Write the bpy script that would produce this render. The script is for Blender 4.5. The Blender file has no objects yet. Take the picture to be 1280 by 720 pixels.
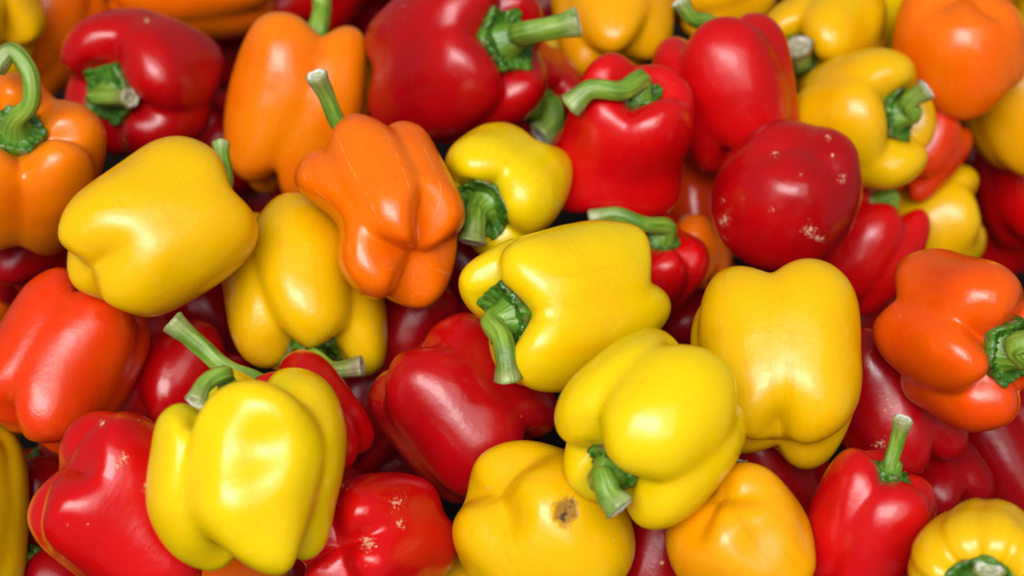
import bpy, math, random
import numpy as np
from mathutils import Vector

# ------------------------------------------------------------------ camera, light, exposure
scene = bpy.context.scene
col = scene.collection
DIST, PITCH, LENS = 0.76, math.radians(45), 50.0

cam_d = bpy.data.cameras.new('camera')
cam = bpy.data.objects.new('camera', cam_d); col.objects.link(cam)
cam.location = (0, -DIST*math.cos(PITCH), DIST*math.sin(PITCH))
cam.rotation_euler = (math.pi/2-PITCH, 0, 0)
cam_d.lens = LENS; cam_d.sensor_width = 36; cam_d.clip_start = 0.01; cam_d.clip_end = 50
cam_d.dof.use_dof = True
cam_d.dof.focus_distance = 0.69
cam_d.dof.aperture_fstop = 5.0
scene.camera = cam

world = bpy.data.worlds.new('World'); scene.world = world; world.use_nodes = True
bg = world.node_tree.nodes['Background']
bg.inputs['Color'].default_value = (1.0, 0.98, 0.95, 1); bg.inputs['Strength'].default_value = 0.19

def area(name, loc, target, sx, sy, power, color):
    d = bpy.data.lights.new(name, 'AREA'); d.shape = 'RECTANGLE'; d.size = sx; d.size_y = sy
    d.energy = power; d.color = color
    o = bpy.data.objects.new(name, d); col.objects.link(o); o.location = loc
    o.rotation_euler = (Vector(target)-Vector(loc)).to_track_quat('-Z', 'Y').to_euler()
    return o
# soft daylight that falls in from the open street side, behind and above the photographer
area('daylight_wide', (-0.2, -1.85, 2.75), (0, 0.05, 0), 4.8, 2.8, 130, (1.0, 0.985, 0.98))
area('daylight_core', (-0.45, -1.55, 2.40), (0, 0, 0), 2.2, 1.1, 78, (1.0, 0.98, 1.0))

scene.view_settings.view_transform = 'Standard'; scene.view_settings.look = 'None'
scene.view_settings.exposure = 0.0; scene.view_settings.gamma = 1.0
scene.view_settings.use_curve_mapping = False
scene.render.engine = 'CYCLES'
scene.cycles.max_bounces = 8; scene.cycles.diffuse_bounces = 4; scene.cycles.glossy_bounces = 4

#GEN-BEGIN
import math
import numpy as np
F_PX = 50.0/36.0*1280.0
_s, _c = math.sin(math.radians(45)), math.cos(math.radians(45))
CAM_LOC = np.array([0, -0.76*_c, 0.76*_s])
CAM_R = np.array([1.0, 0, 0]); CAM_U = np.array([0, _s, _c]); CAM_B = np.array([0, -_c, _s])
def ray(px, py):                      # direction with unit depth along the optical axis
    return CAM_R*(px-640)/F_PX + CAM_U*(360-py)/F_PX - CAM_B
def unit(v): return v/np.linalg.norm(v)

def bspline(ctrl, us):
    """ctrl (K,M) control values, us in 0..1 -> (len(us),M); passes through mirrored end points"""
    first = 2*ctrl[0]-ctrl[1]; last = 2*ctrl[-1]-ctrl[-2]
    P = np.vstack([first, ctrl, last]); K = ctrl.shape[0]-1
    x = np.clip(us*K, 0, K-1e-9); i = x.astype(int); f = (x-i)[:, None]
    b0 = (1-f)**3/6; b1 = (3*f**3-6*f**2+4)/6; b2 = (-3*f**3+3*f**2+3*f+1)/6; b3 = f**3/6
    return b0*P[i]+b1*P[i+1]+b2*P[i+2]+b3*P[i+3]

def pepper_local(p, nth, nu):
    """unit pepper: radius about 1, z towards the stem. returns verts, axial, crease"""
    rs = np.random.RandomState(p['seed'])
    n = p.get('n', 4); H = p.get('H', 1.0); cd = p.get('cd', 1.0); tap = p.get('tap', 0.9)
    cav = p.get('cav', 0.27); bc = p.get('bc', 0.2); irr = p.get('irr', 1.0); sq = p.get('sq', 1.0); rd = p.get('rd', .45)
    th = np.linspace(0, 2*np.pi, nth, endpoint=False)
    jit = (rs.rand(n)-0.5)*0.55*irr*2*np.pi/n
    jit[0] = 0
    phi = 2*np.pi*np.arange(n)/n+jit
    bound = np.array([(phi[k]+(phi[(k+1) % n]+(2*np.pi if k == n-1 else 0)))/2 for k in range(n)])
    xs = np.concatenate([phi, bound]); ys = np.concatenate([np.zeros(n), np.ones(n)])
    xs3 = np.concatenate([xs-2*np.pi, xs, xs+2*np.pi]); ys3 = np.tile(ys, 3); o = np.argsort(xs3)
    s = np.interp(th, xs3[o], ys3[o])
    e = p.get('soft', 0.13)
    q = (np.sqrt((1-s)**2+e*e)-e)/(math.sqrt(1+e*e)-e)
    h = (1-q)**p.get('pw', 2.0)
    def lobeprop(amp):
        val = (rs.rand(n)*2-1)*amp*irr
        x3 = np.concatenate([phi-2*np.pi, phi, phi+2*np.pi]); v3 = np.tile(val, 3)
        idx = np.clip(np.searchsorted(x3, th, side='right')-1, 0, len(x3)-2)
        f = (th-x3[idx])/(x3[idx+1]-x3[idx]); f = f*f*(3-2*f); f = f*f*(3-2*f)
        return v3[idx]*(1-f)+v3[idx+1]*f
    rad = 1+lobeprop(0.09); dtop = lobeprop(0.13); dbot = lobeprop(0.2)
    if 'ribs' in p:
        h = h*0.55+0.35*(0.5-0.5*np.cos(p['ribs']*th+rs.rand()*6))**2
    S = 1-h*cd
    def R_(r, k): return r*rad*(1-k*cd*h)
    dip = 0.20*cd*h
    ctrl_r = np.stack([0*th, 0*th+.20, .37+0*th, R_(.50, .03), R_(.88, .10), R_(1.07, .14), R_(1.05, .09), R_(1.02, .08),
                       R_(1.02*tap, .11), R_((.95-.16*rd)*tap, .20), R_(.50*tap, .22), .17*tap+0*th, 0*th])
    top = H+dtop; bot = -H-dbot
    ctrl_z = np.stack([H-cav+0*th, H-cav+0*th, H-cav*.72-dip*.3, top+.08-dip*1.3, top+.03-dip, .60*H+.5*dtop-dip*.3, .20*H+0*th, -.22*H+0*th,
                       -.62*H+.5*(bot+H)+dip*.3, bot+.16*rd+dip*1.0, bot-.07+dip*1.6, -H+bc*.75+0*th, -H+bc+0*th])
    us = np.linspace(0, 1, nu)
    us = us+0.035*np.sin(2*np.pi*us)*0
    r = bspline(ctrl_r, us); z = bspline(ctrl_z, us)
    tw = p.get('twist', (rs.rand()-.5)*.5*irr)
    T = th[None, :]+tw*z*0.5
    X = r*np.cos(T); Y = r*np.sin(T)*sq
    V = np.stack([X, Y, z], -1)
    # uneven growth: smooth vector noise
    na = p.get('noise', 1.15)*0.030
    D = np.zeros_like(V)
    for fr, am, cnt in ((1.7, 1.6, 7), (3.4, 0.90, 12), (7.0, 0.32, 14), (13.0, .07, 16)):
        for _ in range(cnt):
            k = rs.randn(3); k = k/np.linalg.norm(k)*fr*(0.7+0.6*rs.rand()); ph = rs.rand()*6.283
            d = rs.randn(3); d /= np.linalg.norm(d)
            D += d*(np.sin(V@k+ph)*am/math.sqrt(cnt))[..., None]
    fade = np.clip((r-.15)/.3, 0, 1)[..., None]
    V = V+D*na*(0.35+0.65*fade)*1.4
    bend = p.get('bend', (rs.rand()-.5)*.25)
    V[..., 0] += bend*(V[..., 2]**2-.4)*.5
    axial = np.repeat(us[:, None], nth, 1); crease = np.repeat(s[None, :], nu, 0)
    return V, axial, crease

def pose(p):
    """orthonormal frame (columns x,y,z of the pepper) from image angle and tilt towards the camera"""
    d = unit(ray(p['x'], p['y'])); tow = -d
    right = unit(np.cross(CAM_U, tow)); up = np.cross(tow, right)
    a, t = math.radians(p['ang']), math.radians(p['tilt'])
    z = math.cos(t)*(math.cos(a)*right+math.sin(a)*up)+math.sin(t)*tow
    ref = tow if abs(p['tilt']) < 50 else up
    x = unit(ref-z*np.dot(ref, z)); y = np.cross(z, x)
    ro = math.radians(p.get('roll', 0)); x, y = math.cos(ro)*x+math.sin(ro)*y, -math.sin(ro)*x+math.cos(ro)*y
    return x, y, z, right, up, tow

def pepper_unit(p, nth, nu):
    """surface for a camera depth of 1 m, relative to the camera; multiply by the depth to place it"""
    V, ax, cr = pepper_local(p, nth, nu)
    x, y, z, right, up, tow = pose(p)
    k = p['D']/2/F_PX
    base = ray(p['x'], p['y'])
    W = (V[..., 0:1]*x+V[..., 1:2]*y+V[..., 2:3]*z)*k
    for (px, py, rp, dep) in p.get('dents', ()):       # hollows (or bulges) pressed into the skin facing the photographer
        off = np.array([(px-p['x'])/F_PX, -(py-p['y'])/F_PX])
        w2 = np.stack([W@right, W@up], -1)-off
        front = np.clip((W@tow)/(k*.35), 0, 1); front = front*front*(3-2*front)
        g = np.exp(-(w2**2).sum(-1)/(2*(rp/F_PX)**2))*front
        W = W-tow*(g*dep/F_PX)[..., None]
    for (px, py, rp, dx, dy) in p.get('push', ()):     # swellings and pinches of the fruit's outline
        off = np.array([(px-p['x'])/F_PX, -(py-p['y'])/F_PX])
        w2 = np.stack([W@right, W@up], -1)-off
        g = np.exp(-(w2**2).sum(-1)/(2*(rp/F_PX)**2))[..., None]
        W = W+g*(right*dx-up*dy)/F_PX
    return base, W, ax, cr, k, (x, y, z, right, up, tow)
#GEN-END

#TAB-BEGIN
# x, y, D: photograph pixels of the body's centre and its girth; ang: where the stem end points in the picture;
# tilt: how far it leans to the photographer; rank: who lies on whom; stem: way points of the stem
Y, O, R, C, V_, OY, L, G, FL, AP = 'yellow', 'orange', 'red', 'crimson', 'vermilion', 'amber', 'lemon', 'garnet', 'flame', 'apricot'
def P(id, colr, x, y, D, ang, tilt, rank, label, **k):
    d = dict(id=id, col=colr, x=x, y=y, D=D, ang=ang, tilt=tilt, rank=rank, label=label, seed=k.pop('seed', id*7+3)); d.update(k); return d
TABLE = [
 P(1, Y, -28, 2, 165, 120, -20, 54, 'yellow pepper resting on the orange one in the heap\'s corner', H=1.0),
 P(2, O, 28, 30, 168, 60, -10, 48, 'plain orange pepper between the corner yellow one and a dark red one'),
 P(3, AP, 24, 216, 188, 92, 54, 82, 'orange pepper with a tall green stem hooked over at its top', n=5, seed=11,
   stem=[(38,130,30),(34,85,40),(15,64,40),(-6,84,40)], sr=12, H=1.1, cd=1.3),
 P(4, G, 184, 104, 201, 198, 42, 65, 'dark red pepper with a short stubby brown tipped stem', stem=[(140,122,25),(163,122,40)], scars=[(183, 25, 12), (268, 66, 6)], sr=12, cal=1.05, dry=0.8, H=0.782),
 P(5, O, 244, -28, 158, 5, 0, 46, 'orange pepper lying on its side above the dark red one', H=1.31),
 P(6, C, 300, 60, 150, 40, -30, 20, 'dark crimson pepper sunk between two orange peppers'),
 P(60, R, 372, -25, 150, 60, -20, 21, 'red pepper wedged behind two big orange peppers'),
 P(7, AP, 371, 136, 174, 76, -2, 64, 'smooth orange pepper standing upright behind the cracked orange one', n=4, roll=40,
   stem=[(402,8,-20),(398,-25,-20)], sr=13, H=1.158),
 P(8, G, 560, 80, 192, 22, 40, 80, 'large red pepper with a long thick green stem sticking out sideways', n=4, roll=30, sr=15, cal=1.2, scars=[(485, 30, 7), (503, 25, 6), (470, 97, 5), (460, 115, 9), (504, 8, 6)], H=1.15, stem=[(652, 42, 40), (690, 35, 55), (722, 28, 60)]),
 P(9, O, 486, 260, 183, 117, -38, 97, 'orange pepper streaked with pale crack lines, upright stem with a white cut end', n=4,
   stem=[(420,150,5),(408,120,20),(395,94,40)], sr=12, roll=8, tap=1.0, bc=0.32, soft=0.18, irr=1.2, corky=0.22, push=[(375, 288, 30, 36, 0), (370, 232, 26, -8, 0), (585, 335, 40, 8, 0)], cd=1.2, noise=1.9, H=1.146),
 P(10, L, 630, 233, 156, 225, 55, 81, 'yellow pepper tucked under the large red one, green stem facing out', stem=[(594,278,30),(590,302,34)], cal=1.4, sr=15, H=0.95),
 P(11, Y, 690, 100, 135, 70, 0, 30, 'small bit of a yellow pepper showing under the thick stem', stem=[(704,66,10),(722,62,10)], sr=11),
 P(61, R, 664, 108, 116, 290, 58, 68, 'red pepper under the thick stem, its own curled stem poking out', stem=[(690, 132, 26), (688, 158, 32), (676, 170, 36)], sr=16),
 P(12, R, 782, 172, 160, 75, 34, 70, 'red pepper with a curled green stem sunk in its top', n=4, roll=45, sr=13, scars=[(842, 105, 6)], rd=0, irr=0.3, cd=0.85, tap=1.2, stem=[(775, 114, 45), (738, 112, 52), (713, 132, 44)], H=0.978),
 P(13, OY, 765, 18, 150, 100, -40, 42, 'amber pepper behind the two red ones', H=1.0),
 P(14, R, 913, 120, 160, 105, 0, 58, 'tall glossy red pepper with a crooked stem at its top', n=4, stem=[(868,25,10),(850,2,20)], sr=11, H=1.12, rd=0.2, tap=0.9, cd=1.2, roll=20),
 P(15, OY, 892, -18, 130, 30, -20, 30, 'amber pepper peeping out behind the tall glossy red one'),
 P(16, Y, 1032, 42, 146, 215, 48, 50, 'yellow pepper with a dry greyish stem end, behind another yellow one', H=1.05, stem=[(1000, 78, 40), (998, 58, 60)], sr=16, dry=1.0),
 P(67, L, 1092, 18, 112, 170, 30, 47, 'greenish yellow pepper squeezed between a yellow and the plump orange one', stem=[(1060,14,12),(1060,-6,16)], sr=11),
 P(17, Y, 1066, 150, 168, 5, 32, 56, 'yellow pepper with a stout stem next to the speckled red one', stem=[(1135,130,25),(1158,112,40)], sr=12, H=0.95, cd=0.8, dry=0.6),
 P(18, O, 1207, 52, 151, 270, -20, 55, 'plump orange pepper at the back of the heap', stem=[(1228,122,-10)], n=3, cd=0.6, H=0.915),
 P(19, OY, 1278, 140, 140, 110, 20, 49, 'amber pepper at the back next to the plump orange one', H=1.05),
 P(20, G, 988, 233, 178, 250, -40, 79, 'round red pepper flecked with small pale scars', n=3, noise=.7, seed=5, marks=1, tap=0.84, irr=0.3, scars=[(968, 192, 11), (1036, 172, 13), (1052, 225, 16), (1012, 290, 28), (1024, 298, 20), (905, 275, 18), (905, 250, 10), (965, 262, 10), (1000, 217, 10), (930, 248, 8), (1040, 195, 8)], cd=0.35, bc=0.05, H=0.78),
 P(21, R, 1076, 318, 128, 62, 4, 44, 'slim red pepper leaning under the round speckled one', H=1.2, sr=12, stem=[(1086, 257, 6)], cal=0.6),
 P(22, Y, 1152, 286, 142, 200, -20, 43, 'yellow pepper wedged between the slim red one and the reddish orange one', H=1.0, cd=0.3),
 P(23, FL, 1200, 418, 196, 343, 42, 71, 'reddish orange pepper with a deep crease and a green cap', n=4, roll=20, cd=1.4, sr=17, cal=1.1, tap=1.0, H=1.0, stem=[(1270, 432, 30), (1298, 425, 40)]),
 P(24, V_, 1150, 190, 104, 60, -20, 51, 'small reddish orange pepper under the stout stemmed yellow one'),
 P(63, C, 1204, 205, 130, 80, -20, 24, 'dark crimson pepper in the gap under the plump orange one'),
 P(64, R, 1242, 290, 120, 80, 30, 33, 'red pepper behind the reddish orange one', stem=[(1240,232,10)], sr=11),
 P(65, R, 1296, 240, 140, 100, 0, 34, 'red pepper under the amber one at the back'),
 P(25, R, 805, 334, 124, 60, 42, 60, 'red pepper with a curled stem squeezed behind the bright yellow one', n=4, cd=1.3, roll=30, sr=11, H=1.1, dry=0.4, stem=[(802, 280, 35), (768, 268, 38), (740, 274, 30)]),
 P(26, O, 868, 320, 101, 100, -20, 38, 'small orange pepper under the round speckled red one', col2=O, H=0.78),
 P(27, V_, 862, 258, 125, 100, -20, 26, 'reddish bit of pepper in the gap beneath two red peppers'),
 P(28, L, 712, 369, 206, 200, 36, 94, 'bright yellow pepper with its green stem hanging down', n=4, roll=40, cd=1.1, seed=21,
   stem=[(628,425,42),(633,448,50),(636,474,46)], sr=15, cal=1.15, H=1.109),
 P(29, L, 819, 527, 211, 228, 24, 98, 'bright yellow pepper with a bent stem showing its white cut', n=4, cd=1.15,
   stem=[(755,598,42),(762,618,50),(775,634,56)], sr=17, cal=.9, roll=-5, irr=0.7, H=0.945),
 P(30, Y, 970, 454, 214, 94, -26, 87, 'golden yellow pepper standing with two long glossy lobes', n=4, irr=.5, seed=4, roll=45, tap=0.95, stem=0, H=1.06, soft=0.1, noise=1.0, cd=0.9, bc=0.1),
 P(31, G, 1112, 500, 150, 118, 0, 62, 'red pepper lying behind the golden yellow one', scars=[(1110, 505, 20), (1100, 555, 22), (1125, 530, 16), (1088, 440, 6)], H=1.15),
 P(32, C, 1162, 600, 128, 300, 20, 41, 'small crimson pepper with a green stem beside the ribbed yellow one', stem=[(1184,632,20),(1180,648,20)], sr=11),
 P(33, C, 1248, 572, 150, 120, 0, 40, 'crimson pepper under the reddish orange one'),
 P(34, Y, 1236, 709, 171, 262, 66, 92, 'ribbed yellow pepper with its green cap facing up', n=5, ribs=10, cd=.8, cav=.3, seed=9, stem=[(1236,712,30)], sr=17, cal=1.5, H=0.92),
 P(35, R, 1080, 659, 151, 66, 12, 90, 'red pepper with an upright pale green stem', n=4, roll=35, cd=1.1, stem=[(1112,585,5),(1120,555,10),(1129,524,22)], sr=11, H=1.141),
 P(36, OY, 927, 668, 175, 300, -35, 91, 'dull amber pepper with a shallow dent in its wrinkled skin', n=3, cd=.6, dents=[(945,672,24,16)], soft=.3, H=0.87),
 P(37, C, 965, 592, 145, 130, 10, 25, 'hidden crimson pepper with a stub of pale stem', sr=10, stem=[(938, 580, 50), (929, 568, 70)]),
 P(38, Y, 676, 662, 210, 318, -36, 88, 'golden pepper with a brown rotten spot', seed=15, marks=2, bc=0.14, scars=[(720, 648, 20), (612, 609, 8)], soft=0.3, dents=[(708, 640, 12, 5)], n=3, cd=0.75, irr=0.3, roll=92, rots=[(708, 640, 28)], H=0.869),
 P(40, G, 573, 517, 195, 312, -2, 72, 'glossy red pepper with long folds under the bright yellow one', n=4, seed=8, roll=12, cd=0.85, tap=1.0, rd=0.35, bc=0.06, soft=0.13, irr=0.45, noise=1.5, H=0.962),
 P(41, R, 469, 679, 176, 5, -58, 84, 'red pepper with creases meeting at its scarred blossom end', n=4, roll=30, marks=3, bc=0.16, scars=[(497, 628, 30), (425, 602, 26), (400, 650, 28), (460, 680, 30), (500, 655, 20), (385, 690, 24)], cd=0.9, soft=0.3, H=1.02),
 P(42, L, 308, 588, 243, 102, 4, 100, 'lumpy bright yellow pepper with a bent stem lying over its shoulder', n=4, seed=17,
   stem=[(278,468,30),(258,478,44),(244,502,60)], sr=12, cal=.8, cd=1.4, roll=10, dents=[(268, 515, 24, 16), (250, 560, 22, 16), (236, 600, 18, 10), (322, 560, 26, 16), (280, 635, 30, -12), (365, 600, 30, -8), (365, 495, 28, -8)], noise=1.5, push=[(186, 550, 34, 20, 0), (425, 665, 55, -16, 0)], dry=0.35, tap=0.92, irr=0.8, H=0.901),
 P(43, R, 378, 532, 152, 136, 5, 85, 'red pepper behind the lumpy yellow one, long stem with a hollow cut end', stem=[(282,460,10),(245,428,14),(215,402,20)], sr=13, H=1.0, dry=0.25),
 P(44, R, 162, 636, 196, 322, -12, 83, 'red pepper with a pale scar along its crease', n=4, roll=35, irr=0.5, scars=[(150, 575, 34), (185, 608, 22), (85, 655, 10), (110, 655, 9), (128, 528, 14), (215, 640, 16)], soft=0.2, rd=0, tap=1.06, bc=0.08, H=1.05, cd=0.75),
 P(45, V_, 77, 455, 184, 62, -8, 74, 'large reddish orange pepper with a square highlight', n=4, roll=10, cd=1.1, irr=0.5, bc=0.15, seed=31, rd=0.1, tap=1.05, noise=1.3, H=1.114),
 P(46, Y, -70, 650, 195, 90, 0, 50, 'yellow pepper mostly hidden beside the scarred red one', H=1.15),
 P(47, C, 62, 630, 145, 125, 10, 22, 'hidden crimson pepper with a green stem beside the scarred red one', stem=[(36,602,20),(26,620,22)], sr=10),
 P(66, C, 85, 735, 150, 150, 20, 23, 'hidden crimson pepper with a green stem under the scarred red one', stem=[(45,702,20),(22,715,25)], sr=10, dry=0.5),
 P(48, Y, 189, 291, 189, 32, -24, 96, 'big yellow pepper lying with its creased blossom end forward', stem=[(276,180,-40)], sr=11, n=3, irr=0.4, roll=58, bc=0.16, tap=0.9, rd=0.9, soft=0.2, cd=0.9, H=1.117),
 P(49, Y, 377, 356, 191, 276, 26, 75, 'golden yellow pepper hanging stem down beneath the cracked orange one', n=4, roll=0, cd=1.2, sr=11, cal=1.1, stem=[(392, 445, 60), (415, 462, 75), (452, 458, 80)], dry=0.9, H=1.099),
 P(50, G, 222, 478, 150, 60, -20, 30, 'dark crimson pepper under the big yellow one', H=0.9),
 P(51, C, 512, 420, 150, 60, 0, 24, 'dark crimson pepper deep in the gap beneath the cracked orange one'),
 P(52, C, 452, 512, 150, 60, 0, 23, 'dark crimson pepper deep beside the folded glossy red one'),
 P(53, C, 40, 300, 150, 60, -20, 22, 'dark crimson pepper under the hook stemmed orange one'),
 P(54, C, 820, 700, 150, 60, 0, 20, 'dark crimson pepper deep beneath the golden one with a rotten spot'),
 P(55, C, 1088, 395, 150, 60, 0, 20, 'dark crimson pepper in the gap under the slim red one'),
]
#TAB-END
DEPTH = {1: 0.9564, 2: 1.0399, 3: 0.8139, 4: 0.9044, 5: 1.074, 6: 1.2149, 60: 1.1571, 7: 0.9086, 8: 0.8757, 9: 0.7559, 10: 0.8093, 11: 1.0459, 61: 0.9293, 12: 0.8313, 13: 0.9751, 14: 0.8746, 15: 1.0461, 16: 0.9563, 67: 1.023, 17: 0.8965, 18: 0.9061, 19: 0.9606, 20: 0.8124, 21: 0.9194, 22: 0.973, 23: 0.7134, 24: 0.9307, 63: 1.143, 64: 1.0923, 65: 1.0235, 25: 0.8478, 26: 0.8832, 27: 0.9349, 28: 0.716, 29: 0.6369, 30: 0.7038, 31: 0.7671, 32: 0.7946, 33: 0.8229, 34: 0.609, 35: 0.6537, 36: 0.64, 37: 0.7513, 38: 0.6769, 40: 0.7443, 41: 0.6791, 42: 0.6293, 43: 0.702, 44: 0.6655, 45: 0.7638, 46: 0.7584, 47: 0.84, 66: 0.7999, 48: 0.7345, 49: 0.8032, 50: 0.8167, 51: 0.8411, 52: 0.8876, 53: 0.8859, 54: 0.7033, 55: 1.0463}
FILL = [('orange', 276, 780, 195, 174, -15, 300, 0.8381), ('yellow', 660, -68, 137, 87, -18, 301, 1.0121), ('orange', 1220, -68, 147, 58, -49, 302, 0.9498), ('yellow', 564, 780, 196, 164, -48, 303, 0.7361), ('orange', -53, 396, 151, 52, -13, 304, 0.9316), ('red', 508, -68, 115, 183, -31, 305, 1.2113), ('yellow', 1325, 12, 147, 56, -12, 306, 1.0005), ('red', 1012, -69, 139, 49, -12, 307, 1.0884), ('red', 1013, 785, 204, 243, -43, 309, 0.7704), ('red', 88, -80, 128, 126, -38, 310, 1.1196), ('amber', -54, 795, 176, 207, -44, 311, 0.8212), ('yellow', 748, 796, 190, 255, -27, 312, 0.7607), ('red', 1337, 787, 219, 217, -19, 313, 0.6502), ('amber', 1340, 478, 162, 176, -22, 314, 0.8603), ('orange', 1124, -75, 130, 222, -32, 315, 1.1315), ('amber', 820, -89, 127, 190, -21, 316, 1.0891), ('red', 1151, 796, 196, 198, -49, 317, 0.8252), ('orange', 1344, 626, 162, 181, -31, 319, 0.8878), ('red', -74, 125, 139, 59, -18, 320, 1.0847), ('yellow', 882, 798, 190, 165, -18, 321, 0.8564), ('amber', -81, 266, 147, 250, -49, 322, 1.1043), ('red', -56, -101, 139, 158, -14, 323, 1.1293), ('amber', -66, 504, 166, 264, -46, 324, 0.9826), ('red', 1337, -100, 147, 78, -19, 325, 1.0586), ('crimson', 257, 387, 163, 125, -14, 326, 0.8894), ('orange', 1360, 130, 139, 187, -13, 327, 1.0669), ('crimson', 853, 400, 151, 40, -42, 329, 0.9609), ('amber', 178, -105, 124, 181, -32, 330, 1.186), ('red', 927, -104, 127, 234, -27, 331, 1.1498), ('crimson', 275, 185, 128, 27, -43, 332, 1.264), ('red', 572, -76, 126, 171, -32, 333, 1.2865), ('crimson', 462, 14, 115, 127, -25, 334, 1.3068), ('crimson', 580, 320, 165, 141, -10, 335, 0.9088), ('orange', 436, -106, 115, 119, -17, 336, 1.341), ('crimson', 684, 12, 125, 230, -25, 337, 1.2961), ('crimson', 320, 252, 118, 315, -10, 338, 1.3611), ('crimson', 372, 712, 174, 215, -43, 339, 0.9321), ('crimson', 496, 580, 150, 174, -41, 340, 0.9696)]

# ------------------------------------------------------------------ materials
def rgba(c): return (c[0], c[1], c[2], 1)
class NT:
    def __init__(s, name):
        s.m = bpy.data.materials.new(name); s.m.use_nodes = True; s.t = s.m.node_tree
        s.b = s.t.nodes['Principled BSDF']
    def n(s, typ, **k):
        o = s.t.nodes.new(typ)
        for a, v in k.items(): setattr(o, a, v)
        return o
    def link(s, a, b): s.t.links.new(a, b)
    def val(s, sock, v):
        if hasattr(v, 'is_output'): s.link(v, sock)
        else: sock.default_value = v
    def math(s, op, a, b=0.0, c=0.0, clamp=False):
        o = s.n('ShaderNodeMath', operation=op, use_clamp=clamp)
        s.val(o.inputs[0], a); s.val(o.inputs[1], b); s.val(o.inputs[2], c); return o.outputs[0]
    def ramp(s, v, lo, hi, a=0.0, b=1.0):
        o = s.n('ShaderNodeMapRange', interpolation_type='SMOOTHSTEP'); s.val(o.inputs[0], v)
        for i, q in zip((1, 2, 3, 4), (lo, hi, a, b)): s.val(o.inputs[i], q)
        return o.outputs[0]
    def mix(s, f, a, b, mode='MIX'):
        o = s.n('ShaderNodeMix', data_type='RGBA', blend_type=mode)
        s.val(o.inputs[0], f); s.val(o.inputs[6], a); s.val(o.inputs[7], b); return o.outputs[2]
    def attr(s, name): return s.n('ShaderNodeAttribute', attribute_name=name).outputs['Fac']
    def noise(s, vec, scale, detail=2.0, rough=.5, dist=0.0, w=None):
        o = s.n('ShaderNodeTexNoise', noise_dimensions='4D' if w is not None else '3D')
        s.link(vec, o.inputs['Vector']); o.inputs['Scale'].default_value = scale
        o.inputs['Detail'].default_value = detail; o.inputs['Roughness'].default_value = rough; o.inputs['Distortion'].default_value = dist
        if w is not None: s.link(w, o.inputs['W'])
        return o.outputs['Fac']

#           main colour          second tone          shoulder tone        roughness
COLOURS = {
 'lemon':     ((.66, .470, .0005), (.68, .420, .0005), (.63, .475, .0010)),
 'yellow':    ((.63, .370, .0005), (.65, .325, .0005), (.61, .390, .0010)),
 'amber':     ((.66, .305, .0005), (.67, .240, .0005), (.64, .330, .0008)),
 'apricot':   ((.68, .170, .0005), (.68, .115, .0005), (.69, .200, .0008)),
 'orange':    ((.70, .130, .0005), (.69, .092, .0005), (.67, .140, .0008)),
 'flame':     ((.62, .050, .0006), (.64, .080, .0006), (.60, .042, .0008)),
 'vermilion': ((.56, .027, .0008), (.60, .052, .0008), (.54, .023, .0010)),
 'red':       ((.50, .0014, .0025), (.40, .0012, .0030), (.54, .002, .002)),
 'garnet':    ((.38, .0012, .0030), (.27, .0010, .0032), (.38, .0013, .003)),
 'crimson':   ((.24, .0008, .0025), (.17, .0008, .0025), (.26, .001, .002)),  # dark red fruit, with the shade of the gaps put into its colour
}
_cache = {}
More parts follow.
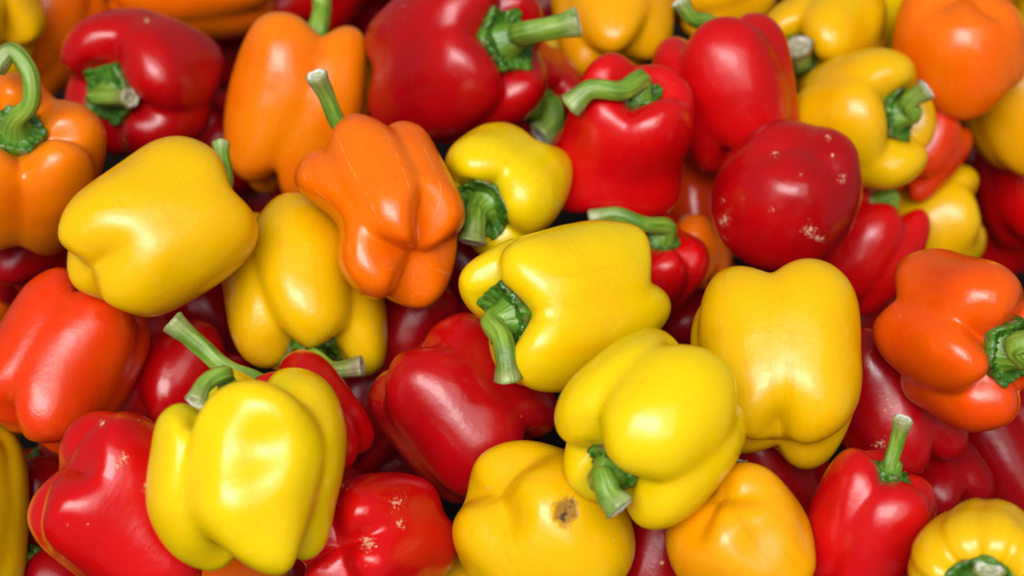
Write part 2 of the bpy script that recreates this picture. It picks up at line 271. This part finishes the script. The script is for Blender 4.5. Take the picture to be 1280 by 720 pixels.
def pepper_mat(kind, corky, scarred):
    key = (kind, corky, scarred)
    if key in _cache: return _cache[key]
    a, b, c = COLOURS[kind]
    M = NT(kind+'_pepper_skin'); nt = M
    pos = M.n('ShaderNodeTexCoord').outputs['Object']
    rnd = M.math('MULTIPLY', M.n('ShaderNodeObjectInfo').outputs['Random'], 37.0)
    ax = M.attr('axial'); cr = M.attr('crease'); sc = M.attr('scar'); rot = M.attr('rot')
    blot = M.noise(pos, 16, 2.0, .5, 0, rnd)
    base = M.mix(M.ramp(blot, .42, .72), rgba(a), rgba(b))
    base = M.mix(M.ramp(ax, .30, .16, 0, .75), base, rgba(c))
    stv = M.n('ShaderNodeCombineXYZ'); M.link(M.math('MULTIPLY', ax, 2.2), stv.inputs[0]); M.link(M.math('MULTIPLY', cr, 7), stv.inputs[1])
    stk = M.noise(stv.outputs[0], 1.3, 3.0, .6, .5, rnd)
    base = M.mix(M.ramp(stk, .50, .78, 0, .55), base, rgba(tuple(min(1, q) for q in (b[0]*1.03, b[1]*.82, b[2]))))
    if kind in ('lemon', 'yellow'):
        grn = M.math('MULTIPLY', M.ramp(ax, .42, .14), M.ramp(M.noise(pos, 22, 2.0, .5, 0, rnd), .50, .70))
        base = M.mix(M.math('MULTIPLY', grn, .55), base, (.30, .36, .004, 1))
    # faint mottling of the flesh under the skin
    mot = M.noise(pos, 150, 3.0, .6, 0, rnd)
    base = M.mix(M.ramp(mot, .45, .75, 0, .20), base, rgba(tuple(min(1, q*1.12+.004) for q in b)))
    cream = (.80, .52, .30, 1) if kind in ('red', 'crimson', 'garnet', 'vermilion') else (.93, .66, .30, 1)
    # tiny pale flecks
    vo = M.n('ShaderNodeTexVoronoi', feature='F1'); M.link(pos, vo.inputs['Vector']); vo.inputs['Scale'].default_value = 120
    sel = M.n('ShaderNodeSeparateColor'); M.link(vo.outputs['Color'], sel.inputs[0])
    fl = M.math('MULTIPLY', M.ramp(vo.outputs['Distance'], M.math('MULTIPLY_ADD', sel.outputs[1], .12, .06), .02), M.math('GREATER_THAN', sel.outputs[0], .975 if kind in ('red', 'vermilion') else .992))
    base = M.mix(M.math('MULTIPLY', fl, .55), base, cream)
    rough_add = M.math('MULTIPLY', fl, .3)
    height = M.math('MULTIPLY', M.noise(pos, 70, 3.0, .55, 0, rnd), .55)
    height = M.math('ADD', height, M.math('MULTIPLY', M.noise(pos, 420, 2.0, .6), .11))
    # fine growth wrinkles running round the fruit, in patches
    wv = M.n('ShaderNodeCombineXYZ'); M.link(M.math('MULTIPLY', ax, 90), wv.inputs[0]); M.link(M.math('MULTIPLY', cr, 4), wv.inputs[1])
    wr = M.noise(wv.outputs[0], 1.0, 2.0, .6, .6, rnd)
    patch = M.ramp(M.noise(pos, 30, 1.0, .5, 0, rnd), .52, .72)
    height = M.math('ADD', height, M.math('MULTIPLY', M.math('MULTIPLY', wr, patch), .30))
    if corky:
        jag = M.noise(pos, 110, 4.0, .75)
        ln = M.math('MULTIPLY', M.ramp(cr, .975, .995), M.ramp(jag, .44, .56))
        ln2 = M.math('MULTIPLY', M.math('MULTIPLY', M.ramp(cr, .50, .510), M.ramp(cr, .530, .52)), M.ramp(jag, .46, .56))
        ln = M.math('MULTIPLY', M.math('MAXIMUM', ln, ln2), corky)
        base = M.mix(M.math('MULTIPLY', ln, .85), base, cream)
        height = M.math('ADD', height, M.math('MULTIPLY', ln, .25))
        rough_add = M.math('ADD', rough_add, M.math('MULTIPLY', ln, .3))
    if scarred:
        j2 = M.noise(pos, 480, 5.0, .72, .8)
        thr = M.math('SUBTRACT', .80, M.math('MULTIPLY', sc, .33))
        sm = M.math('MULTIPLY', M.ramp(M.math('SUBTRACT', j2, thr), -.01, .03), M.math('GREATER_THAN', sc, .02))
        base = M.mix(M.math('MULTIPLY', sm, .85), base, (.74, .46, .28, 1))
        height = M.math('ADD', height, M.math('MULTIPLY', sm, .35))
        rough_add = M.math('ADD', rough_add, M.math('MULTIPLY', sm, .45))
        # a sunken rotten spot: pale rim, tan flesh, dark flecks
        j3 = M.noise(pos, 120, 5.0, .7, 1.0)
        rr = M.math('ADD', rot, M.math('MULTIPLY', M.math('SUBTRACT', j3, .5), 1.1))
        isrot = M.math('GREATER_THAN', rot, .005)
        base = M.mix(M.math('MULTIPLY', M.ramp(rr, .22, .40), isrot), base, (.50, .25, .006, 1))
        base = M.mix(M.math('MULTIPLY', M.ramp(rr, .42, .56), isrot), base, (.30, .145, .008, 1))
        dk = M.math('MULTIPLY', M.ramp(M.noise(pos, 240, 4.0, .65), .49, .61), M.ramp(rr, .45, .6))
        base = M.mix(M.math('MULTIPLY', dk, isrot), base, (.055, .028, .008, 1))
        height = M.math('SUBTRACT', height, M.math('MULTIPLY', M.ramp(rr, .25, .6), .9))
        rough_add = M.math('ADD', rough_add, M.math('MULTIPLY', M.ramp(rr, .3, .5), .3))
    bump = M.n('ShaderNodeBump'); bump.inputs['Strength'].default_value = .6; bump.inputs['Distance'].default_value = .0011
    M.link(height, bump.inputs['Height']); M.link(bump.outputs[0], M.b.inputs['Normal'])
    M.link(base, M.b.inputs['Base Color'])
    mid = M.math('MULTIPLY', M.ramp(M.noise(pos, 95, 4.0, .65, 0, rnd), .50, .72), .12)
    rough_add = M.math('ADD', rough_add, mid)
    ro = M.math('ADD', M.ramp(M.noise(pos, 26, 3.0, .6, 0, rnd), .3, .75, .17, .31), rough_add, clamp=True)
    M.link(ro, M.b.inputs['Roughness'])
    M.b.inputs['IOR'].default_value = 1.46
    if kind == 'crimson': M.b.inputs['Specular IOR Level'].default_value = .22  # weakened reflection stands in for light that neighbouring peppers block
    M.b.inputs['Subsurface Weight'].default_value = .22
    M.b.inputs['Subsurface Radius'].default_value = (1.0, .45 if kind in ('yellow', 'amber', 'lemon') else .2, .05)
    M.b.inputs['Subsurface Scale'].default_value = .008
    _cache[key] = M.m
    return M.m

def stem_mat():
    M = NT('pepper_stem_green'); pos = M.n('ShaderNodeTexCoord').outputs['Object']
    rnd = M.math('MULTIPLY', M.n('ShaderNodeObjectInfo').outputs['Random'], 21.0)
    al = M.attr('along'); rd = M.attr('around'); dry = M.attr('dry')
    cv = M.n('ShaderNodeCombineXYZ'); M.link(M.math('MULTIPLY', al, 1.6), cv.inputs[0]); M.link(M.math('MULTIPLY', rd, 9), cv.inputs[1]); M.link(rnd, cv.inputs[2])
    st = M.noise(cv.outputs[0], 1.4, 3.0, .6)
    base = M.mix(M.ramp(st, .35, .65), (.075, .185, .008, 1), (.215, .335, .036, 1))
    base = M.mix(M.ramp(M.noise(pos, 45, 2.0, .5, 0, rnd), .45, .7, 0, .6), base, (.035, .11, .007, 1))
    base = M.mix(M.ramp(al, .22, .0, 0, .65), base, (.070, .18, .010, 1))
    base = M.mix(M.math('MULTIPLY', M.ramp(al, .80, 1.0), M.ramp(M.noise(pos, 120, 3.0, .6), .35, .6, .1, .8)), base, (.30, .34, .14, 1))
    base = M.mix(M.math('MULTIPLY', dry, M.ramp(M.noise(pos, 160, 4.0, .7), .35, .6, .3, 1)), base, (.20, .13, .065, 1))
    bump = M.n('ShaderNodeBump'); bump.inputs['Strength'].default_value = .6; bump.inputs['Distance'].default_value = .0012
    M.link(M.math('ADD', st, M.math('MULTIPLY', M.noise(pos, 300, 3, .6), .4)), bump.inputs['Height']); M.link(bump.outputs[0], M.b.inputs['Normal'])
    M.link(base, M.b.inputs['Base Color']); M.b.inputs['Roughness'].default_value = .36
    return M.m
def calyx_mat():
    M = NT('pepper_calyx_green'); pos = M.n('ShaderNodeTexCoord').outputs['Object']
    al = M.attr('along')
    nz = M.noise(pos, 130, 4.0, .6)
    base = M.mix(M.ramp(nz, .35, .68), (.022, .085, .005, 1), (.070, .19, .014, 1))
    base = M.mix(M.ramp(al, .55, .0, 0, .7), base, (.10, .23, .020, 1))
    base = M.mix(M.math('MULTIPLY', M.ramp(al, .93, 1.0), M.ramp(M.noise(pos, 200, 2, .5), .5, .65)), base, (.16, .10, .04, 1))
    bump = M.n('ShaderNodeBump'); bump.inputs['Strength'].default_value = .9; bump.inputs['Distance'].default_value = .0022
    M.link(M.math('ADD', M.noise(pos, 210, 2, .5), M.math('MULTIPLY', nz, .6)), bump.inputs['Height']); M.link(bump.outputs[0], M.b.inputs['Normal'])
    M.link(base, M.b.inputs['Base Color']); M.b.inputs['Roughness'].default_value = .34
    return M.m
def cut_mat():
    M = NT('pepper_stem_cut'); pos = M.n('ShaderNodeTexCoord').outputs['Object']
    al = M.attr('along'); dry = M.attr('dry')
    nz = M.noise(pos, 500, 3.0, .6)
    a2 = M.math('ADD', al, M.math('MULTIPLY', M.math('SUBTRACT', nz, .5), .25))
    base = M.mix(M.ramp(a2, .30, .48), (.55, .58, .38, 1), (.30, .40, .16, 1))
    base = M.mix(M.ramp(a2, .50, .62), base, (.72, .74, .62, 1))
    base = M.mix(M.ramp(a2, .86, .96), base, (.22, .27, .09, 1))
    base = M.mix(M.math('MULTIPLY', dry, M.ramp(nz, .3, .65, .35, 1)), base, (.23, .17, .11, 1))
    M.link(base, M.b.inputs['Base Color']); M.b.inputs['Roughness'].default_value = .6
    return M.m
STEM, CALYX, CUT = stem_mat(), calyx_mat(), cut_mat()

# ------------------------------------------------------------------ the surface under the heap
def table_mat():
    M = NT('dark_stall_board'); pos = M.n('ShaderNodeTexCoord').outputs['Object']
    base = M.mix(M.noise(pos, 14, 5, .6), (.006, .004, .003, 1), (.016, .010, .007, 1))
    M.link(base, M.b.inputs['Base Color']); M.b.inputs['Roughness'].default_value = .9; M.b.inputs['Specular IOR Level'].default_value = .1
    return M.m
def grid_mesh(name, verts, faces, mat, attrs=None, smooth=True):
    me = bpy.data.meshes.new(name); me.from_pydata(verts, [], faces)
    if smooth: me.polygons.foreach_set('use_smooth', np.ones(len(me.polygons), dtype=bool))
    for k, v in (attrs or {}).items():
        at = me.attributes.new(k, 'FLOAT', 'POINT'); at.data.foreach_set('value', np.asarray(v, dtype=np.float32))
    me.materials.append(mat); me.update()
    return me
TABLE_Z = -0.385
tb = [(-1.1, -.75, TABLE_Z), (1.1, -.75, TABLE_Z), (1.1, 1.3, TABLE_Z), (-1.1, 1.3, TABLE_Z)]
tb = tb+[(x, y, z-.03) for x, y, z in tb]
tbl = bpy.data.objects.new('stall_board', grid_mesh('stall_board', tb, [(0, 1, 2, 3), (7, 6, 5, 4), (0, 4, 5, 1), (1, 5, 6, 2), (2, 6, 7, 3), (3, 7, 4, 0)], table_mat(), None, False))
tbl['kind'] = 'structure'; col.objects.link(tbl)

# ------------------------------------------------------------------ building a pepper
def ring_faces(nr, nc, cap0=None, cap1=None):
    j = np.arange(nc); j2 = (j+1) % nc
    f = []
    for i in range(nr-1):
        a = i*nc
        f += list(zip((a+j).tolist(), (a+nc+j).tolist(), (a+nc+j2).tolist(), (a+j2).tolist()))
    if cap0 is not None: f += [(cap0, int(q), int(w)) for q, w in zip(j, j2)]
    if cap1 is not None: f += [(cap1, int((nr-1)*nc+w), int((nr-1)*nc+q)) for q, w in zip(j, j2)]
    return f

def catmull(pts, n):
    pts = np.asarray(pts); d = np.concatenate([[0], np.cumsum(np.linalg.norm(np.diff(pts, axis=0), axis=1))])
    s = np.linspace(0, d[-1], n)
    m = np.gradient(pts, d, axis=0)
    out = []
    for q in s:
        i = min(max(np.searchsorted(d, q, side='right')-1, 0), len(d)-2); h = d[i+1]-d[i]; f = (q-d[i])/h
        out.append((2*f**3-3*f**2+1)*pts[i]+(f**3-2*f**2+f)*h*m[i]+(-2*f**3+3*f**2)*pts[i+1]+(f**3-f**2)*h*m[i+1])
    return np.array(out), s/d[-1]

def tube(path, radf, nc, rs, ridge=.06):
    """ridged tube along path; returns rings (n,nc,3), frames"""
    n = len(path); tan = np.gradient(path, axis=0); tan /= np.linalg.norm(tan, axis=1)[:, None]
    u = unit(np.cross(tan[0], np.array([.31, .57, .76]))); rings = []; a = np.linspace(0, 2*np.pi, nc, endpoint=False)
    ph = rs.rand()*6.28; nr = 5+rs.randint(2)
    for i in range(n):
        u = unit(u-tan[i]*np.dot(u, tan[i])); w = np.cross(tan[i], u)
        tw = i/n*.8
        rr = radf[i]*(1+ridge*np.cos(nr*(a+tw)+ph)+.05*np.cos(2*a+ph)+.02*np.sin(i*.9+3*a))
        rings.append(path[i]+np.outer(rr*np.cos(a), u)+np.outer(rr*np.sin(a), w))
    return np.array(rings), tan

def child(name, me, parent):
    o = bpy.data.objects.new(name, me); col.objects.link(o); o.parent = parent; return o

GROUP = 'bell peppers in the heap'
def build_pepper(p):
    t = DEPTH.get(p['id'], .75); rs = np.random.RandomState(p['seed']+500)
    big = p['rank'] >= 40
    nth, nu = (152, 104) if big else (88, 60)
    base, W, ax, cr, k, (x, y, z, right, up, tow) = pepper_unit(p, nth, nu)
    centre = CAM_LOC+base*t
    B = W*t                                                     # relative to the centre, metres
    org = centre+np.array([0, 0, B[..., 2].min()])              # the thing's base
    root = bpy.data.objects.new('bell_pepper', None); col.objects.link(root); root.location = org
    root.empty_display_size = .02
    root['label'] = p['label']; root['category'] = 'pepper'; root['group'] = GROUP
    rel = centre-org
    body = B+rel
    # body
    inner = body[1:-1]; nr = inner.shape[0]
    verts = np.vstack([inner.reshape(-1, 3), body[0].mean(0), body[-1].mean(0)])
    A = lambda q: np.concatenate([q[1:-1].ravel(), [q[0].mean(), q[-1].mean()]])
    attrs = {'axial': A(ax), 'crease': A(cr)}
    sp = np.zeros(len(verts)); rp = np.zeros(len(verts))
    world_v = verts+org-CAM_LOC; dep = -(world_v@CAM_B)
    px = 640+F_PX*(world_v@CAM_R)/dep; py = 360-F_PX*(world_v@CAM_U)/dep
    facing = ((verts-rel)@tow) > 0
    for (mx, my, mr) in p.get('scars', ()):
        sp = np.maximum(sp, np.clip(1-np.hypot(px-mx, py-my)/mr, 0, 1)*facing)
    for (mx, my, mr) in p.get('rots', ()):
        rp = np.maximum(rp, np.clip(1-np.hypot((px-mx)*1.15, py-my)/mr, 0, 1)*facing)
    attrs['scar'] = sp; attrs['rot'] = rp
    scarred = bool(p.get('scars') or p.get('rots'))
    faces = ring_faces(nr, nth, nr*nth, nr*nth+1)
    mat = pepper_mat(p['col'], p.get('corky', 0), scarred)
    child('body', grid_mesh('pepper_body', verts.tolist(), faces, mat, attrs), root)
    # calyx, lying in the hollow of the shoulder
    kr = k*t
    Vl, _, _ = pepper_local(p, nth, nu)
    top = Vl[:int(nu*.32)]
    rloc = np.hypot(top[..., 0], top[..., 1]); cx0 = Vl[0].mean(0)
    nc = 64; cal = .36*p.get('cal', 1.0)
    a = np.linspace(0, 2*np.pi, nc, endpoint=False); nl = 5+rs.randint(2); ph = rs.rand()*6.28
    edge = cal*(1+.075*np.cos(nl*a+ph)+.03*np.cos(2*nl*a+2*ph)+.05*np.cos(2*a+rs.rand()*6)+.02*rs.randn(nc))
    prof = [(.20, .26), (.30, .19), (.42, .145), (.56, .125), (.70, .120), (.80, .130), (.88, .140), (.94, .135), (.985, .105), (1.0, .06), (.985, .0), (.93, -.06)]
    def zbody(r, ang):
        j = (np.round(ang/(2*np.pi)*nth).astype(int)) % nth
        out = np.empty_like(r)
        for q in range(len(r)):
            rc = rloc[:, j[q]]; o = np.argmax(rc); m_ = max(o, 2)
            out[q] = np.interp(r[q], rc[:m_], top[:m_, j[q], 2])
        return out
    rings = []; al = []
    for (fr, hh) in prof:
        r = edge*fr; zz = zbody(r, a)
        knob = ((.020*np.cos(19*a+9*fr+ph)+.008*rs.randn(nc)) if .6 < fr < 1 else 0)
        sag = zz*.6+.4*zbody(edge*.6, a).mean()
        rings.append(np.stack([r*np.cos(a)+cx0[0], r*np.sin(a)+cx0[1], sag+hh+knob], -1)); al.append(np.full(nc, fr))
    rings = np.array(rings)
    loc2rel = lambda q: (q[..., 0:1]*x+q[..., 1:2]*y+q[..., 2:3]*z)*kr+rel
    cv = loc2rel(rings).reshape(-1, 3)
    top_c = loc2rel(np.array([cx0[0], cx0[1], rings[0, :, 2].mean()]))
    cme = grid_mesh('pepper_calyx', np.vstack([cv, top_c]).tolist(), ring_faces(len(prof), nc, len(cv)), CALYX, {'along': np.concatenate([np.concatenate(al), [.2]])})
    child('calyx', cme, root)
    # stem along its way points
    sr = p.get('sr', 11)*.92*t/F_PX
    start = top_c-z*kr*.16
    pts = [start, start+z*kr*.22]
    wp = p.get('stem')
    if wp == 0: return root
    if wp:
        dep0 = -((start+org-CAM_LOC)@CAM_B)
        for (qx, qy, kk) in wp:
            pts.append(CAM_LOC+ray(qx, qy)*(dep0-kk*t/F_PX)-org)
    else:
        sidev = unit(np.cross(z, rs.randn(3)))
        pts += [start+z*kr*.30+sidev*kr*.14]
    path, s = catmull(pts, 34)
    radf = sr*(1+.95*np.exp(-s/.10)+.28*np.clip((s-.80)/.20, 0, 1)**1.5-.06*np.sin(s*3.1))
    ncs = 20
    tr, tan = tube(path, radf, ncs, rs)
    along = np.repeat(s[:, None], ncs, 1).ravel(); around = np.tile(np.abs(np.linspace(-1, 1, ncs)), len(s))
    dryv = p.get('dry', .45*rs.rand())
    drya = np.clip((along-.62)/.38, 0, 1)*dryv
    # rounded lip before the cut
    lip = tr[-1]*.88+path[-1]*.12+tan[-1]*radf[-1]*.10
    tv = np.vstack([tr.reshape(-1, 3), lip]); al_ = np.concatenate([along, np.ones(ncs)]); ar_ = np.concatenate([around, around[:ncs]]); dr_ = np.concatenate([drya, np.full(ncs, dryv)])
    sme = grid_mesh('pepper_stem', tv.tolist(), ring_faces(len(s)+1, ncs), STEM, {'along': al_, 'around': ar_, 'dry': dr_})
    stem = child('stem', sme, root)
    c0 = lip.mean(0); cr_ = []; ca = []
    for fr, dz in ((.98, 0), (.86, .02), (.66, -.05), (.46, -.10), (.30, -.12), (.14, -.16)):
        cr_.append(c0+(lip-c0)*fr+tan[-1]*radf[-1]*(dz+.02*rs.randn(ncs)[:, None]*(fr < .9))); ca.append(np.full(ncs, fr))
    cvv = np.vstack([np.array(cr_).reshape(-1, 3), c0-tan[-1]*radf[-1]*.17])
    cm = grid_mesh('pepper_stem_cut', cvv.tolist(), ring_faces(6, ncs, None, len(cvv)-1), CUT, {'along': np.concatenate([np.concatenate(ca), [0]]), 'dry': np.full(len(cvv), dryv)})
    child('cut_end', cm, stem)
    return root

for p in TABLE:
    build_pepper(p)
# peppers buried at the bottom of the heap or just past its visible edge
used = set()
for i, (c, fx, fy, fD, fa, ft, sd, dp) in enumerate(FILL):
    order = sorted((q for q in TABLE if q['rank'] > 40), key=lambda q: (q['x']-fx)**2+(q['y']-fy)**2)
    inside = -10 < fx < 1290 and -10 < fy < 730
    text = c+' pepper lying at the outer edge of the heap'
    if inside:
        for q in order:
            text = 'dark crimson pepper buried under the '+q['label'].split(',')[0].split(' with ')[0]
            text = ' '.join(text.split()[:16])
            if text not in used: break
        used.add(text)
    p = P(1000+i, c, fx, fy, fD, fa, ft, 1, text, seed=sd)
    DEPTH[p['id']] = dp
    build_pepper(p)
